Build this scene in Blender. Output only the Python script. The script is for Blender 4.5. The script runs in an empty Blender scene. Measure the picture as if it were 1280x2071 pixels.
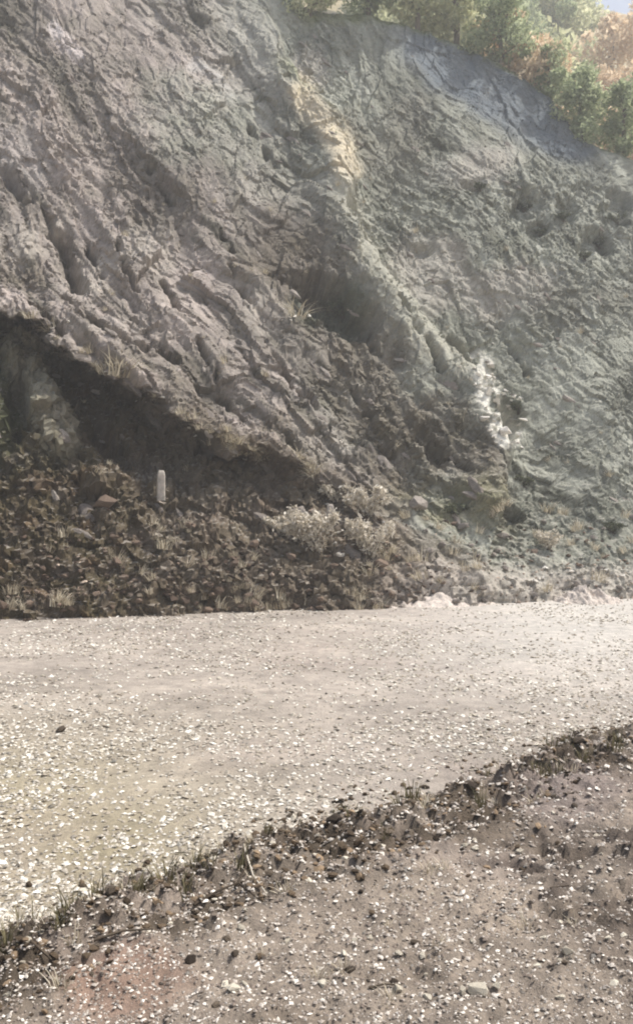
import bpy, bmesh, math, random
import numpy as np
from mathutils import Vector, Matrix, Euler

# ------------------------------------------------------------------ camera, sky, sun, exposure
SC = bpy.context.scene
COL = SC.collection
random.seed(7); RNG = np.random.default_rng(7)
F, CX, CY = 1722.0, 640.0, 1035.5          # focal length and centre, in pixels of the 1280x2071 photograph
CAMZ = 1.7
PITCH = math.radians(0.48)

cam = bpy.data.cameras.new('camera'); camo = bpy.data.objects.new('camera', cam); COL.objects.link(camo)
cam.sensor_fit = 'VERTICAL'; cam.sensor_height = 36.0; cam.lens = F / 2071 * 36.0
cam.clip_end = 1500; cam.clip_start = 0.05
camo.location = (0, 0, CAMZ); camo.rotation_euler = (math.pi / 2 + PITCH, 0, 0)
SC.camera = camo

SUN_DIR = Vector((0.50, 0.10, 0.86)).normalized()         # towards the sun: high, from the right and a little beyond the slope
w = bpy.data.worlds.new('World'); SC.world = w; w.use_nodes = True
nt = w.node_tree; bg = nt.nodes['Background']
sky = nt.nodes.new('ShaderNodeTexSky'); sky.sky_type = 'NISHITA'; sky.sun_disc = False
sky.sun_elevation = math.asin(SUN_DIR.z); sky.sun_rotation = math.atan2(SUN_DIR.x, SUN_DIR.y)
sky.dust_density = 4.0; sky.air_density = 1.0; sky.ozone_density = 0.6
nt.links.new(sky.outputs[0], bg.inputs[0]); bg.inputs[1].default_value = 0.12
sl = bpy.data.lights.new('sun', 'SUN'); slo = bpy.data.objects.new('sun', sl); COL.objects.link(slo)
sl.energy = 4.6; sl.angle = math.radians(0.6); sl.color = (1.0, 0.955, 0.89)
slo.rotation_euler = SUN_DIR.to_track_quat('Z', 'Y').to_euler(); slo.location = (0, 0, 80)
vs = SC.view_settings
vs.view_transform = 'Standard'; vs.look = 'None'; vs.exposure = 0.36; vs.gamma = 1.0; vs.use_curve_mapping = False
SC.render.engine = 'CYCLES'
SC.cycles.volume_bounces = 1
SC.cycles.filter_width = 2.0

# ------------------------------------------------------------------ helpers
def tag(o, label=None, cat=None, group=None, kind=None):
    if label: o['label'] = label
    if cat: o['category'] = cat
    if group: o['group'] = group
    if kind: o['kind'] = kind
    return o

def link(name, me, parent=None):
    o = bpy.data.objects.new(name, me); COL.objects.link(o)
    if parent: o.parent = parent
    return o

def mesh_np(name, verts, faces, mat=None, smooth=True, col=None):
    """verts Nx3, faces MxK (K 3 or 4), col Nx3 linear albedo -> colour attribute 'tint'"""
    me = bpy.data.meshes.new(name)
    verts = np.ascontiguousarray(verts, dtype=np.float32); faces = np.ascontiguousarray(faces, dtype=np.int32)
    k = faces.shape[1]
    me.vertices.add(len(verts)); me.vertices.foreach_set('co', verts.ravel())
    me.loops.add(faces.size); me.loops.foreach_set('vertex_index', faces.ravel())
    me.polygons.add(len(faces))
    me.polygons.foreach_set('loop_start', np.arange(0, faces.size, k, dtype=np.int32))
    me.polygons.foreach_set('use_smooth', np.full(len(faces), smooth, dtype=bool))
    if col is not None:
        a = me.color_attributes.new('tint', 'FLOAT_COLOR', 'POINT')
        c = np.ones((len(verts), 4), dtype=np.float32); c[:, :3] = col
        a.data.foreach_set('color', c.ravel())
    me.update(calc_edges=True); me.validate()
    if mat: me.materials.append(mat)
    return me

def grid_faces(nu, ns):
    i = np.arange(nu * ns).reshape(ns, nu)
    return np.stack([i[:-1, :-1], i[:-1, 1:], i[1:, 1:], i[1:, :-1]], -1).reshape(-1, 4)

def smooth(a, b, x):
    t = np.clip((x - a) / (b - a), 0, 1); return t * t * (3 - 2 * t)

def hsh(ix, iy, s):
    n = (ix.astype(np.int64) * 374761393 + iy.astype(np.int64) * 668265263 + s * 974711) & 0x7fffffff
    n = ((n ^ (n >> 13)) * 1274126177) & 0x7fffffff
    n = (n ^ (n >> 16)) * 2246822519 & 0x7fffffff
    n = n ^ (n >> 15)
    return (n & 0xfffff) / float(0x100000)

def vn(x, y, s=0):
    ix = np.floor(x); iy = np.floor(y); fx = x - ix; fy = y - iy
    fx = fx * fx * fx * (fx * (fx * 6 - 15) + 10); fy = fy * fy * fy * (fy * (fy * 6 - 15) + 10)
    a = hsh(ix, iy, s); b = hsh(ix + 1, iy, s); c = hsh(ix, iy + 1, s); d = hsh(ix + 1, iy + 1, s)
    return (a + (b - a) * fx + (c - a) * fy + (a - b - c + d) * fx * fy) * 2 - 1

def fbm(x, y, s=0, o=4, g=0.5):
    r = 0; a = 1; t = 0
    for k in range(o):
        cs, sn = math.cos(0.6 * k), math.sin(0.6 * k)
        xx, yy = x * cs - y * sn, x * sn + y * cs
        r = r + a * vn(xx * 2 ** k + 17.3 * k, yy * 2 ** k - 9.1 * k, s + k * 7); t += a; a *= g
    return r / t

def facet(x, y, s, tilt=0.5):
    """broken-rock relief: every cell is a tilted plane at its own height; also returns the joint distance"""
    ix = np.floor(x); iy = np.floor(y)
    d1 = np.full(x.shape, 9.0); d2 = np.full(x.shape, 9.0); h = np.zeros(x.shape); rid = np.zeros(x.shape)
    for dx in (-1, 0, 1):
        for dy in (-1, 0, 1):
            jx = ix + dx; jy = iy + dy
            cx = jx + 0.12 + 0.76 * hsh(jx, jy, s); cy = jy + 0.12 + 0.76 * hsh(jx, jy, s + 1)
            ex = x - cx; ey = y - cy; d = np.hypot(ex, ey)
            near = d < d1
            d2 = np.where(near, d1, np.minimum(d2, d)); d1 = np.where(near, d, d1)
            hh = (hsh(jx, jy, s + 2) - 0.5) + tilt * (2 * (hsh(jx, jy, s + 3) - 0.5) * ex + 2 * (hsh(jx, jy, s + 4) - 0.5) * ey)
            h = np.where(near, hh, h); rid = np.where(near, hsh(jx, jy, s + 5), rid)
    return h, d2 - d1, rid

def ray(px, py):
    x = (px - CX) / F; z = -(py - CY) / F
    c, s = math.cos(PITCH), math.sin(PITCH)
    return np.stack([x + 0 * z, c - s * z + 0 * x, s + c * z + 0 * x], -1)

def project(P):
    c, s = math.cos(PITCH), math.sin(PITCH)
    y = P[..., 1]; z = P[..., 2] - CAMZ
    dep = np.maximum(c * y + s * z, 0.05); up = -s * y + c * z
    return CX + F * P[..., 0] / dep, CY - F * up / dep

def ground_pt(px, py, z=0.0):
    d = ray(np.float64(px), np.float64(py)); t = (z - CAMZ) / d[2]
    return d[0] * t, d[1] * t

def poly_dist(px, py, pts):
    """signed distance to a polyline; positive on the right of its travel direction (photo pixels, y down)"""
    best = np.full(px.shape, 1e9); sg = np.zeros(px.shape); par = np.zeros(px.shape); acc = 0.0
    for (ax, ay), (bx, by) in zip(pts[:-1], pts[1:]):
        vx, vy = bx - ax, by - ay; L2 = vx * vx + vy * vy; L = math.sqrt(L2)
        t = np.clip(((px - ax) * vx + (py - ay) * vy) / L2, 0, 1)
        ex = px - (ax + t * vx); ey = py - (ay + t * vy); d = np.hypot(ex, ey)
        m = d < best
        best = np.where(m, d, best); sg = np.where(m, np.sign(vx * ey - vy * ex), sg); par = np.where(m, acc + t * L, par)
        acc += L
    return best * np.where(sg == 0, 1, sg), par / acc

# ------------------------------------------------------------------ materials
def mat(name, rough=0.9):
    m = bpy.data.materials.new(name); m.use_nodes = True
    n = m.node_tree; b = n.nodes['Principled BSDF']
    b.inputs['Roughness'].default_value = rough; b.inputs['Specular IOR Level'].default_value = 0.2
    return m, n, b

def nd(n, t, **kw):
    x = n.nodes.new(t)
    for k, v in kw.items(): setattr(x, k, v)
    return x

def noise_node(n, vec, scale, detail=6, rough=0.6):
    x = nd(n, 'ShaderNodeTexNoise'); x.inputs['Scale'].default_value = scale
    x.inputs['Detail'].default_value = detail; x.inputs['Roughness'].default_value = rough
    n.links.new(vec, x.inputs['Vector']); return x

def ramp(n, fac, stops):
    r = nd(n, 'ShaderNodeValToRGB'); e = r.color_ramp.elements
    while len(e) < len(stops): e.new(0.5)
    for i, (p, c) in enumerate(stops):
        e[i].position = p; e[i].color = (*c, 1) if len(c) == 3 else c
    n.links.new(fac, r.inputs[0]); return r

def mixc(n, a, b, fac=None, blend='MIX', f=0.5):
    m = nd(n, 'ShaderNodeMix', data_type='RGBA', blend_type=blend); m.inputs[0].default_value = f
    if fac is not None: n.links.new(fac, m.inputs[0])
    for s, v in ((6, a), (7, b)):
        if isinstance(v, tuple): m.inputs[s].default_value = (*v, 1)
        else: n.links.new(v, m.inputs[s])
    return m.outputs[2]

def earth_material(name, scale, bump, var=0.35, dust=None, rough=0.95):
    """colour from the 'tint' attribute, broken up by grain; optional settled dust on level ledges"""
    m, n, b = mat(name, rough)
    geo = nd(n, 'ShaderNodeNewGeometry'); pos = geo.outputs['Position']
    att = nd(n, 'ShaderNodeAttribute', attribute_name='tint')
    n1 = noise_node(n, pos, scale, 8, 0.65); n2 = noise_node(n, pos, scale * 7.3, 5, 0.7)
    g1 = ramp(n, n1.outputs['Fac'], [(0.25, (1 - var,) * 3), (0.5, (1, 1, 1)), (0.75, (1 + var, 1 + var * 0.95, 1 + var * 0.88))])
    g2 = ramp(n, n2.outputs['Fac'], [(0.3, (0.72, 0.71, 0.70)), (0.52, (1, 1, 1)), (0.75, (1.35, 1.33, 1.28))])
    c = mixc(n, att.outputs['Color'], g1.outputs[0], blend='MULTIPLY', f=1.0)
    c = mixc(n, c, g2.outputs[0], blend='MULTIPLY', f=0.8)
    if dust:
        sx = nd(n, 'ShaderNodeSeparateXYZ'); n.links.new(geo.outputs['Normal'], sx.inputs[0])
        ad = nd(n, 'ShaderNodeMath', operation='ADD'); n.links.new(sx.outputs['Z'], ad.inputs[0])
        mu = nd(n, 'ShaderNodeMath', operation='MULTIPLY_ADD'); n.links.new(n1.outputs['Fac'], mu.inputs[0])
        mu.inputs[1].default_value = 0.5; mu.inputs[2].default_value = -0.25; n.links.new(mu.outputs[0], ad.inputs[1])
        r = ramp(n, ad.outputs[0], [(0.78, (0, 0, 0)), (1.08, (0.55,) * 3)])
        c = mixc(n, c, dust, fac=r.outputs[0])
    n.links.new(c, b.inputs['Base Color'])
    bp = nd(n, 'ShaderNodeBump'); bp.inputs['Strength'].default_value = 0.8; bp.inputs['Distance'].default_value = bump
    ad2 = nd(n, 'ShaderNodeMath', operation='MULTIPLY_ADD'); n.links.new(n2.outputs['Fac'], ad2.inputs[0])
    ad2.inputs[1].default_value = 0.45; n.links.new(n1.outputs['Fac'], ad2.inputs[2])
    n.links.new(ad2.outputs[0], bp.inputs['Height']); n.links.new(bp.outputs[0], b.inputs['Normal'])
    return m

def stone_material(name, lo, hi, scale=14.0, bump=0.012):
    m, n, b = mat(name, 0.92)
    tc = nd(n, 'ShaderNodeTexCoord'); oi = nd(n, 'ShaderNodeObjectInfo')
    va = nd(n, 'ShaderNodeVectorMath', operation='ADD'); n.links.new(tc.outputs['Object'], va.inputs[0])
    n.links.new(oi.outputs['Location'], va.inputs[1])
    n1 = noise_node(n, va.outputs[0], scale, 6, 0.65)
    base = ramp(n, oi.outputs['Random'], [(0.0, lo), (1.0, hi)])
    g = ramp(n, n1.outputs['Fac'], [(0.28, (0.6, 0.59, 0.58)), (0.5, (1, 1, 1)), (0.72, (1.3, 1.28, 1.22))])
    n.links.new(mixc(n, base.outputs[0], g.outputs[0], blend='MULTIPLY', f=1.0), b.inputs['Base Color'])
    bp = nd(n, 'ShaderNodeBump'); bp.inputs['Strength'].default_value = 0.8; bp.inputs['Distance'].default_value = bump
    n.links.new(n1.outputs['Fac'], bp.inputs['Height']); n.links.new(bp.outputs[0], b.inputs['Normal'])
    return m

def leaf_material(name, lo, hi, trans=0.25):
    m, n, b = mat(name, 0.7)
    geo = nd(n, 'ShaderNodeNewGeometry'); r = ramp(n, geo.outputs['Random Per Island'], [(0.0, lo), (1.0, hi)])
    n.links.new(r.outputs[0], b.inputs['Base Color'])
    tr = nd(n, 'ShaderNodeBsdfTranslucent'); n.links.new(r.outputs[0], tr.inputs['Color'])
    mx = nd(n, 'ShaderNodeMixShader'); mx.inputs[0].default_value = trans
    n.links.new(b.outputs[0], mx.inputs[1]); n.links.new(tr.outputs[0], mx.inputs[2])
    n.links.new(mx.outputs[0], n.nodes['Material Output'].inputs['Surface'])
    return m

M_slope = earth_material('broken_rock', 7.0, 0.018, 0.30, dust=(0.36, 0.335, 0.30))
M_road = earth_material('packed_gravel', 6.0, 0.03, 0.30)
M_verge = earth_material('verge_soil', 9.0, 0.035, 0.38)
M_hill = earth_material('hill_ground', 0.6, 0.1, 0.3)
M_gravel = earth_material('gravel_stone', 30.0, 0.004, 0.15)
M_rock = stone_material('slab_rock', (0.15, 0.13, 0.115), (0.30, 0.27, 0.24), 5.0, 0.03)
M_brown = stone_material('brown_rock', (0.06, 0.042, 0.032), (0.22, 0.165, 0.125))
M_pale = stone_material('pale_stone', (0.42, 0.38, 0.31), (0.72, 0.67, 0.56), 25.0, 0.006)
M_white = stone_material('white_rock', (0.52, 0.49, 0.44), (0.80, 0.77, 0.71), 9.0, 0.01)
M_dark = stone_material('dark_clod', (0.05, 0.038, 0.03), (0.18, 0.145, 0.11), 20.0, 0.01)
M_red = stone_material('red_stone', (0.26, 0.14, 0.10), (0.30, 0.16, 0.12), 20.0, 0.01)
M_straw = leaf_material('dry_straw', (0.30, 0.25, 0.17), (0.80, 0.73, 0.58))
M_weed = leaf_material('weed_green', (0.07, 0.065, 0.032), (0.24, 0.21, 0.12))
M_dryleaf = leaf_material('dry_leaf', (0.40, 0.35, 0.27), (0.85, 0.80, 0.70))
M_olive = leaf_material('olive_leaf', (0.05, 0.06, 0.035), (0.15, 0.16, 0.10))
M_green = leaf_material('tree_green', (0.24, 0.29, 0.16), (0.55, 0.60, 0.38), 0.55)  # tree leaf colours paled to stand in for thicker haze
M_yellow = leaf_material('tree_yellow', (0.42, 0.45, 0.26), (0.74, 0.73, 0.50), 0.55)
M_orange = leaf_material('tree_orange', (0.58, 0.43, 0.27), (0.86, 0.74, 0.56), 0.5)
M_bark = stone_material('bark', (0.12, 0.095, 0.07), (0.18, 0.15, 0.115), 12.0, 0.01)
M_twig = stone_material('twig_bark', (0.05, 0.038, 0.028), (0.10, 0.08, 0.06), 30.0, 0.003)
M_post = stone_material('post_paint', (0.38, 0.34, 0.30), (0.46, 0.42, 0.37), 12.0, 0.003)
M_postband = stone_material('post_grime', (0.26, 0.22, 0.18), (0.34, 0.29, 0.24), 12.0, 0.003)

# ------------------------------------------------------------------ rock slope
T0 = np.array([-5.58, 15.0, 0.0]); T1 = np.array([7.0, 18.9, 0.0])
EU = (T1 - T0) / np.linalg.norm(T1 - T0); EH = np.array([-EU[1], EU[0], 0.0])
SA = math.radians(58)
ES = EH * math.cos(SA) + np.array([0, 0, math.sin(SA)]); EN = -EH * math.sin(SA) + np.array([0, 0, math.cos(SA)])

def px_to_us(px, py):
    d = ray(np.asarray(px, float), np.asarray(py, float)); o = np.array([0, 0, CAMZ])
    t = ((T0 - o) @ EN) / (d @ EN)
    P = o + d * t[..., None] - T0
    return P @ EU, P @ ES

def spaced(a, b, fa, fb, fine):
    mid = np.arange(fa, fb, fine)
    def tail(start, end):
        out = []; x = start; st = fine
        while abs(x - start) < abs(end - start):
            st = min(st * 1.12, 1.0); x += st * np.sign(end - start); out.append(x)
        return out
    return np.array(tail(fa, a)[::-1] + list(mid) + tail(fb - fine, b))

US = spaced(-26, 40, -4.5, 18.0, 0.042); SS = np.concatenate([np.arange(-0.6, 14.0, 0.042), np.arange(14.0, 24.0, 0.052), np.arange(24.0, 36.0, 0.3)])
U, S = np.meshgrid(US, SS)
P0 = T0 + U[..., None] * EU + S[..., None] * ES
PX, PY = project(P0)

# ridge line: above it the surface rolls over on to the top of the hill
rp = np.array([(-500, -700), (200, -260), (500, -60), (640, 26), (760, 40), (840, 62), (950, 104), (1060, 168), (1130, 225), (1165, 290), (1280, 345), (1420, 400), (1700, 470)], float)
ru, rs = px_to_us(rp[:, 0], rp[:, 1])
SR = np.interp(US, ru, rs) + 0.35 * fbm(US * 0.9, US * 0 + 3.3, 5, 5, 0.6)
SR = np.minimum(SR, 27)[None, :] + 0 * S
tt = np.linspace(0, 60, 3001); ang = math.radians(58) - math.radians(50) * (1 - np.exp(-tt / 1.1))
IX = np.concatenate([[0], np.cumsum(np.cos(ang[:-1]) * (tt[1] - tt[0]))]); IZ = np.concatenate([[0], np.cumsum(np.sin(ang[:-1]) * (tt[1] - tt[0]))])
over = np.maximum(S - SR, 0)
base = T0 + U[..., None] * EU + np.minimum(S, SR)[..., None] * ES + np.interp(over, tt, IX)[..., None] * EH
base[..., 2] += np.interp(over, tt, IZ)

def strata(px, py):
    a = math.radians(47)                                   # bedding dips down to the right
    wx = px + 80 * fbm(px / 300, py / 300, 41, 4); wy = py + 80 * fbm(px / 300, py / 300, 51, 4)
    return wx * math.cos(a) + wy * math.sin(a), -wx * math.sin(a) + wy * math.cos(a)

LIP = [(-900, 330), (-300, 455), (0, 628), (100, 690), (200, 748), (310, 815), (400, 892), (500, 925), (600, 952), (700, 1010)]
BUT = [(520, -60), (560, 80), (600, 170), (680, 262), (703, 340), (690, 440), (760, 545), (880, 685), (965, 765), (1005, 850), (1035, 910), (1010, 1010)]
CRK = [[(-60, 270), (0, 318), (60, 392), (130, 455), (158, 560)], [(240, 490), (252, 545), (290, 600)], [(465, 535), (510, 605)],
       [(130, 585), (210, 660), (300, 700)], [(400, 690), (450, 790), (500, 840)], [(270, 640), (360, 730)], [(620, 790), (700, 900), (740, 960)],
       [(510, 250), (545, 310)], [(800, 620), (900, 760)], [(860, 870), (960, 960)], [(1020, 620), (1090, 720)], [(60, 610), (130, 680)], [(330, 560), (380, 650)], [(540, 690), (610, 800)], [(420, 440), (470, 500)], [(300, 330), (350, 400)],
       [(700, 760), (760, 830)], [(930, 640), (1000, 700)], [(180, 470), (215, 560)], [(560, 860), (620, 930)]]

def relief(px, py):
    A, B = strata(px, py)
    rockm = 1 - 0.55 * smooth(560, 900, px - 0.25 * py) - 0.25 * smooth(300, 0, py)   # firmer rock on the left, earthier right
    rockm = np.clip(rockm, 0.3, 1)
    d = 0.45 * fbm(px / 420, py / 420, 11, 4, 0.4)
    # bedding ledges, saw-toothed across the beds
    for per, amp, sd in ((165, 0.24, 1), (70, 0.12, 2), (31, 0.06, 3)):
        t = B / per + 0.55 * fbm(A / (per * 5), B / (per * 1.6), 60 + sd, 3)
        fr = t - np.floor(t)
        saw = np.where(fr < 0.82, fr / 0.82, (1 - fr) / 0.18)
        md = smooth(-0.35, 0.5, fbm(A / (per * 4), B / (per * 1.5), 80 + sd, 2))
        d = d + amp * (saw - 0.5) * (0.12 + 0.88 * md) * rockm
    h, e, rid = facet(A / 210, B / 80, 101, 0.7); d = d + 0.20 * h * rockm
    h2, e2, rid2 = facet(A / 66, B / 32, 131, 0.8); d = d + 0.095 * h2 * (0.45 + 0.55 * rockm)
    h3, e3, rid3 = facet(A / 25, B / 14, 161, 0.8); d = d + 0.06 * h3
    d = d - 0.02 * np.exp(-e / 0.05) * rockm - 0.01 * np.exp(-e2 / 0.07)
    d = d + 0.05 * fbm(px / 50, py / 50, 191, 4, 0.65)
    jt = facet(px / 120 + 0.4 * vn(px / 60, py / 60, 218), py / 95, 215, 0.8); d = d + 0.07 * jt[0] - 0.03 * np.exp(-jt[1] / 0.06) * smooth(0.45, 0.7, jt[2])
    # overhanging lip with the undercut bank below it on the left
    dl, tl = poly_dist(px, py, LIP); dl = dl + 34 * fbm(px / 60, py / 60, 231, 5, 0.6)
    dep = 1.25 * smooth(620, 200, px) + 0.40 * smooth(820, 450, px) + 0.35 * fbm(px / 80, py / 80, 236, 4)
    span = 180 + 240 * smooth(700, 0, px)
    below = smooth(-6, 16, dl) * smooth(span, 30, dl)
    back = dep * below + (0.45 + 0.9 * smooth(520, 150, px)) * smooth(760, 560, px) * smooth(-4, 14, dl) * smooth(190, 40, dl)
    d = d + 0.40 * np.exp(-((dl + 22) / 42) ** 2) * smooth(760, 500, px)
    rg = smooth(0, 40, dl) * smooth(820, 600, px)
    d = d + rg * (0.30 * fbm(px / 70, py / 60, 237, 5, 0.65) + 0.18 * facet(px / 60, py / 45, 238, 0.9)[0] + 0.08 * facet(px / 22, py / 18, 239, 0.9)[0])
    # pale slab in the undercut
    ds, _ = poly_dist(px, py, [(30, 720), (70, 800), (125, 895)])
    d = d + 0.45 * smooth(46, 18, np.abs(ds) + 8 * fbm(px / 25, py / 25, 241, 3))
    # knob below the undercut
    d = d + 0.5 * np.exp(-(((px - 215) / 60) ** 2 + ((py - 1010) / 55) ** 2))
    # buttress: crest line, gully on its right
    db, tb = poly_dist(px, py, BUT); db = -db + 14 * fbm(px / 40, py / 40, 251, 3)       # + = right of the crest
    k = smooth(-80, 120, py)
    d = d + 0.55 * np.exp(-((db + 20) / 55) ** 2) * k - 0.75 * smooth(-4, 26, db) * smooth(230, 60, db) * k
    # hollow left of the crest and small holes
    for hx, hy, rx, ry, dp, rot in ((672, 618, 110, 44, 0.95, 36), (1048, 806, 40, 46, 1.2, 0), (962, 372, 34, 16, 0.35, 15), (1062, 412, 44, 30, 0.45, 0),
                                    (1140, 428, 30, 26, 0.35, 0), (1092, 462, 26, 20, 0.35, 0), (1212, 490, 44, 28, 0.5, 25), (1180, 512, 24, 20, 0.3, 0),
                                    (1245, 430, 36, 40, 0.4, 0), (870, 470, 24, 14, 0.25, 10), (1050, 1000, 50, 26, 0.4, 30), (230, 930, 36, 70, 0.6, -30),
                                    (205, 1045, 40, 22, 0.45, 20), (480, 950, 60, 30, 0.5, 15), (880, 900, 60, 30, 0.35, 50), (30, 840, 40, 60, 0.7, 0)):
        c, s_ = math.cos(math.radians(rot)), math.sin(math.radians(rot))
        ex = ((px - hx) * c + (py - hy) * s_) / rx; ey = (-(px - hx) * s_ + (py - hy) * c) / ry
        q = np.hypot(ex, ey) + 0.55 * fbm(px / 40, py / 40, 271, 4, 0.6)
        d = d - dp * smooth(1.05, 0.55, q)
    for i, c in enumerate(CRK):
        dc, tc = poly_dist(px, py, c); dc = dc + 7 * fbm(px / 22, py / 22, 281 + i, 3)
        wdt = 5 if i else 13
        d = d - (0.8 if i == 0 else 0.42) * smooth(-0.5, 0.1, fbm(px / 35, py / 35, 299, 2)) * np.exp(-(np.abs(dc) / wdt) ** 2)
    # talus at the foot
    toe = smooth(1010, 1235, py)
    d = d * (1 - 0.55 * toe) + toe * (0.55 + 0.28 * fbm(px / 110, py / 60, 301, 4) + 0.10 * facet(px / 26, py / 20, 311, 0.8)[0])
    return d, rid, rid2, B, A, dl, db, back

D, RID, RID2, BB, AA, DL, DB, BACK = relief(PX, PY)
fade = smooth(2.5, -0.2, over) * 0.9 + 0.1
NRM = EN + 0 * base
NRM = NRM * (1 - smooth(0, 2, over))[..., None] + np.array([0, 0, 1.0]) * smooth(0, 2, over)[..., None]
POS = base + NRM * (D * fade)[..., None] + (EH * math.cos(0.26) + np.array([0, 0, math.sin(0.26)])) * (BACK * fade)[..., None]
# crumbly small relief along the true surface normal, so that steep and overhanging parts are broken up too
nn_ = np.cross(np.gradient(POS, axis=1), np.gradient(POS, axis=0)); nn_ /= np.linalg.norm(nn_, axis=-1, keepdims=True) + 1e-9
wt = np.abs(nn_) ** 3; wt /= wt.sum(-1, keepdims=True)
def tri(fn): return wt[..., 0] * fn(POS[..., 1], POS[..., 2], 3) + wt[..., 1] * fn(POS[..., 0], POS[..., 2], 5) + wt[..., 2] * fn(POS[..., 0], POS[..., 1], 7)
def crumbs(a, b, q):
    al, ac = a * 0.68 - b * 0.73, a * 0.73 + b * 0.68              # drawn out along the bedding, down to the right
    return (0.035 * fbm(al * 1.5, ac * 3.8, 821 + q, 5, 0.64) + 0.085 * facet(al * 1.7, ac * 5.0, 831 + q, 0.9)[0]
            + 0.05 * facet(al * 5, ac * 11, 851 + q, 0.9)[0])
crumb = tri(crumbs)
in_cut = smooth(0, 30, DL) * smooth(800, 600, PX)
calm = smooth(-0.15, 0.35, fbm(PX / 130, PY / 130, 861, 4, 0.6))                  # dust-choked even patches between broken ones
POS = POS + nn_ * (crumb * (0.35 + 0.75 * calm + 0.7 * in_cut) * fade)[..., None]
POS[..., 2] = np.maximum(POS[..., 2], -0.5)

QX, QY = project(POS)
def slope_tint(px, py):
    c = np.empty(px.shape + (3,))
    brown = np.array([0.300, 0.258, 0.246]); grey = np.array([0.268, 0.272, 0.242])
    q = smooth(420, 820, px + 0.30 * (600 - py) + 90 * fbm(px / 150, py / 150, 401, 3))[..., None]
    c[:] = brown * (1 - q) + grey * q
    v = 0.98 + 0.60 * fbm(AA / 240, BB / 26, 411, 4, 0.65) + 0.45 * fbm(px / 130, py / 130, 421, 4, 0.6) + 0.16 * (RID - 0.5) + 0.14 * (RID2 - 0.5)
    v = v + 0.35 * smooth(0.25, 0.6, fbm(AA / 70, BB / 9, 415, 3, 0.6)) - 0.45 * smooth(0.28, 0.55, fbm(AA / 90, BB / 10, 417, 3, 0.6))
    v = v + 0.9 * smooth(0.52, 0.7, fbm(px / 9, py / 9, 418, 3, 0.6)) * smooth(-0.2, 0.4, fbm(px / 120, py / 120, 419, 2)) - 0.22 * smooth(0.0, 0.6, fbm(px / 240, py / 240, 420, 4))
    c *= np.clip(v, 0.35, 2.2)[..., None]
    def blend(mask, colr, var=0.2):
        nonlocal c
        k = (mask * np.clip(1 + var * 2 * fbm(px / 30, py / 30, 431, 3), 0.2, 1.5)).clip(0, 1)[..., None]
        c = c * (1 - k) + np.array(colr) * k
    wob = 40 * fbm(px / 70, py / 70, 441, 4)
    # reddish brown subsoil under the lip, darkened to add overhang shade
    soil_shade = smooth(0, 40, DL + wob * 0.4) * smooth(1000, 640, px + 1.5 * wob + 0.1 * (1100 - py))
    blend(0.95 * soil_shade, (0.060, 0.037, 0.027))
    blend(0.6 * soil_shade * smooth(0.1, 0.5, fbm(px / 60, py / 45, 445, 3)), (0.115, 0.062, 0.040))
    blend(0.7 * soil_shade * smooth(230, 60, px + wob) * smooth(1000, 850, py), (0.045, 0.05, 0.03))
    # brown band down the middle, dark earth reaching above the lip
    bm_, _ = poly_dist(px, py, [(560, 500), (700, 700), (840, 860), (960, 960)])
    blend(0.75 * smooth(125, 25, np.abs(bm_) + 1.6 * wob), (0.125, 0.098, 0.088))
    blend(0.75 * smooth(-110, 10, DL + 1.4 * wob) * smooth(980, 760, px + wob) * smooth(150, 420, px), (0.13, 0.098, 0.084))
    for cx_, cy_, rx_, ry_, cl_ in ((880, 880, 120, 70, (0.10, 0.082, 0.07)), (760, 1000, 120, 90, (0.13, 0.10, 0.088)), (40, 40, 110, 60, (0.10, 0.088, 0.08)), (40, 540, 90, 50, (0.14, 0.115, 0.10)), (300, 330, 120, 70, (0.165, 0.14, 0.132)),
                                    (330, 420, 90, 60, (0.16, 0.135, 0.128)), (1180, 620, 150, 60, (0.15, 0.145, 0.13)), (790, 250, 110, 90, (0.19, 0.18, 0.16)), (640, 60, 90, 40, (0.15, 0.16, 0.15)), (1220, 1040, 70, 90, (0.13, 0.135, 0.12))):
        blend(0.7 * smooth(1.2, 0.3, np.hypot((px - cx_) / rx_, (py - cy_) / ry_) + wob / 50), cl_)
    ho = np.hypot((px - 672) / 105, (py - 618) / 62); blend(0.85 * smooth(1.1, 0.45, ho + wob / 90), (0.085, 0.088, 0.078))  # shade of the hollow deepened in the rock colour
    for cx_, cy_, rx_, ry_ in ((45, 450, 80, 70), (300, 500, 70, 60), (180, 560, 70, 60), (420, 175, 70, 50), (640, 110, 60, 60), (980, 330, 90, 60), (880, 520, 110, 80), (1040, 560, 90, 60), (230, 660, 90, 50), (520, 620, 60, 70)):
        blend(0.55 * smooth(1.15, 0.3, np.hypot((px - cx_) / rx_, (py - cy_) / ry_) + wob / 60), (0.45, 0.405, 0.375))
    # pale slab
    ds, _ = poly_dist(px, py, [(30, 720), (70, 800), (125, 895)])
    blend(0.8 * smooth(55, 20, np.abs(ds) + wob * 0.3), (0.33, 0.30, 0.24))
    # cream rock on the crest with its sunlight painted in, white highlights lower down
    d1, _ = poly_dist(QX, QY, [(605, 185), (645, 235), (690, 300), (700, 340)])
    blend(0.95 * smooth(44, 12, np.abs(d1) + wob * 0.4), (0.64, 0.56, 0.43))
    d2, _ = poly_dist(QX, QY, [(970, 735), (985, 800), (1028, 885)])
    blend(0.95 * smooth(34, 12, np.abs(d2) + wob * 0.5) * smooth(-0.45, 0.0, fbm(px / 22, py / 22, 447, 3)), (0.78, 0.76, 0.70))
    d3, _ = poly_dist(px, py, [(110, 60), (155, 105)]); blend(0.9 * smooth(22, 7, np.abs(d3) + wob * 0.15), (0.62, 0.56, 0.56))
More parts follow.
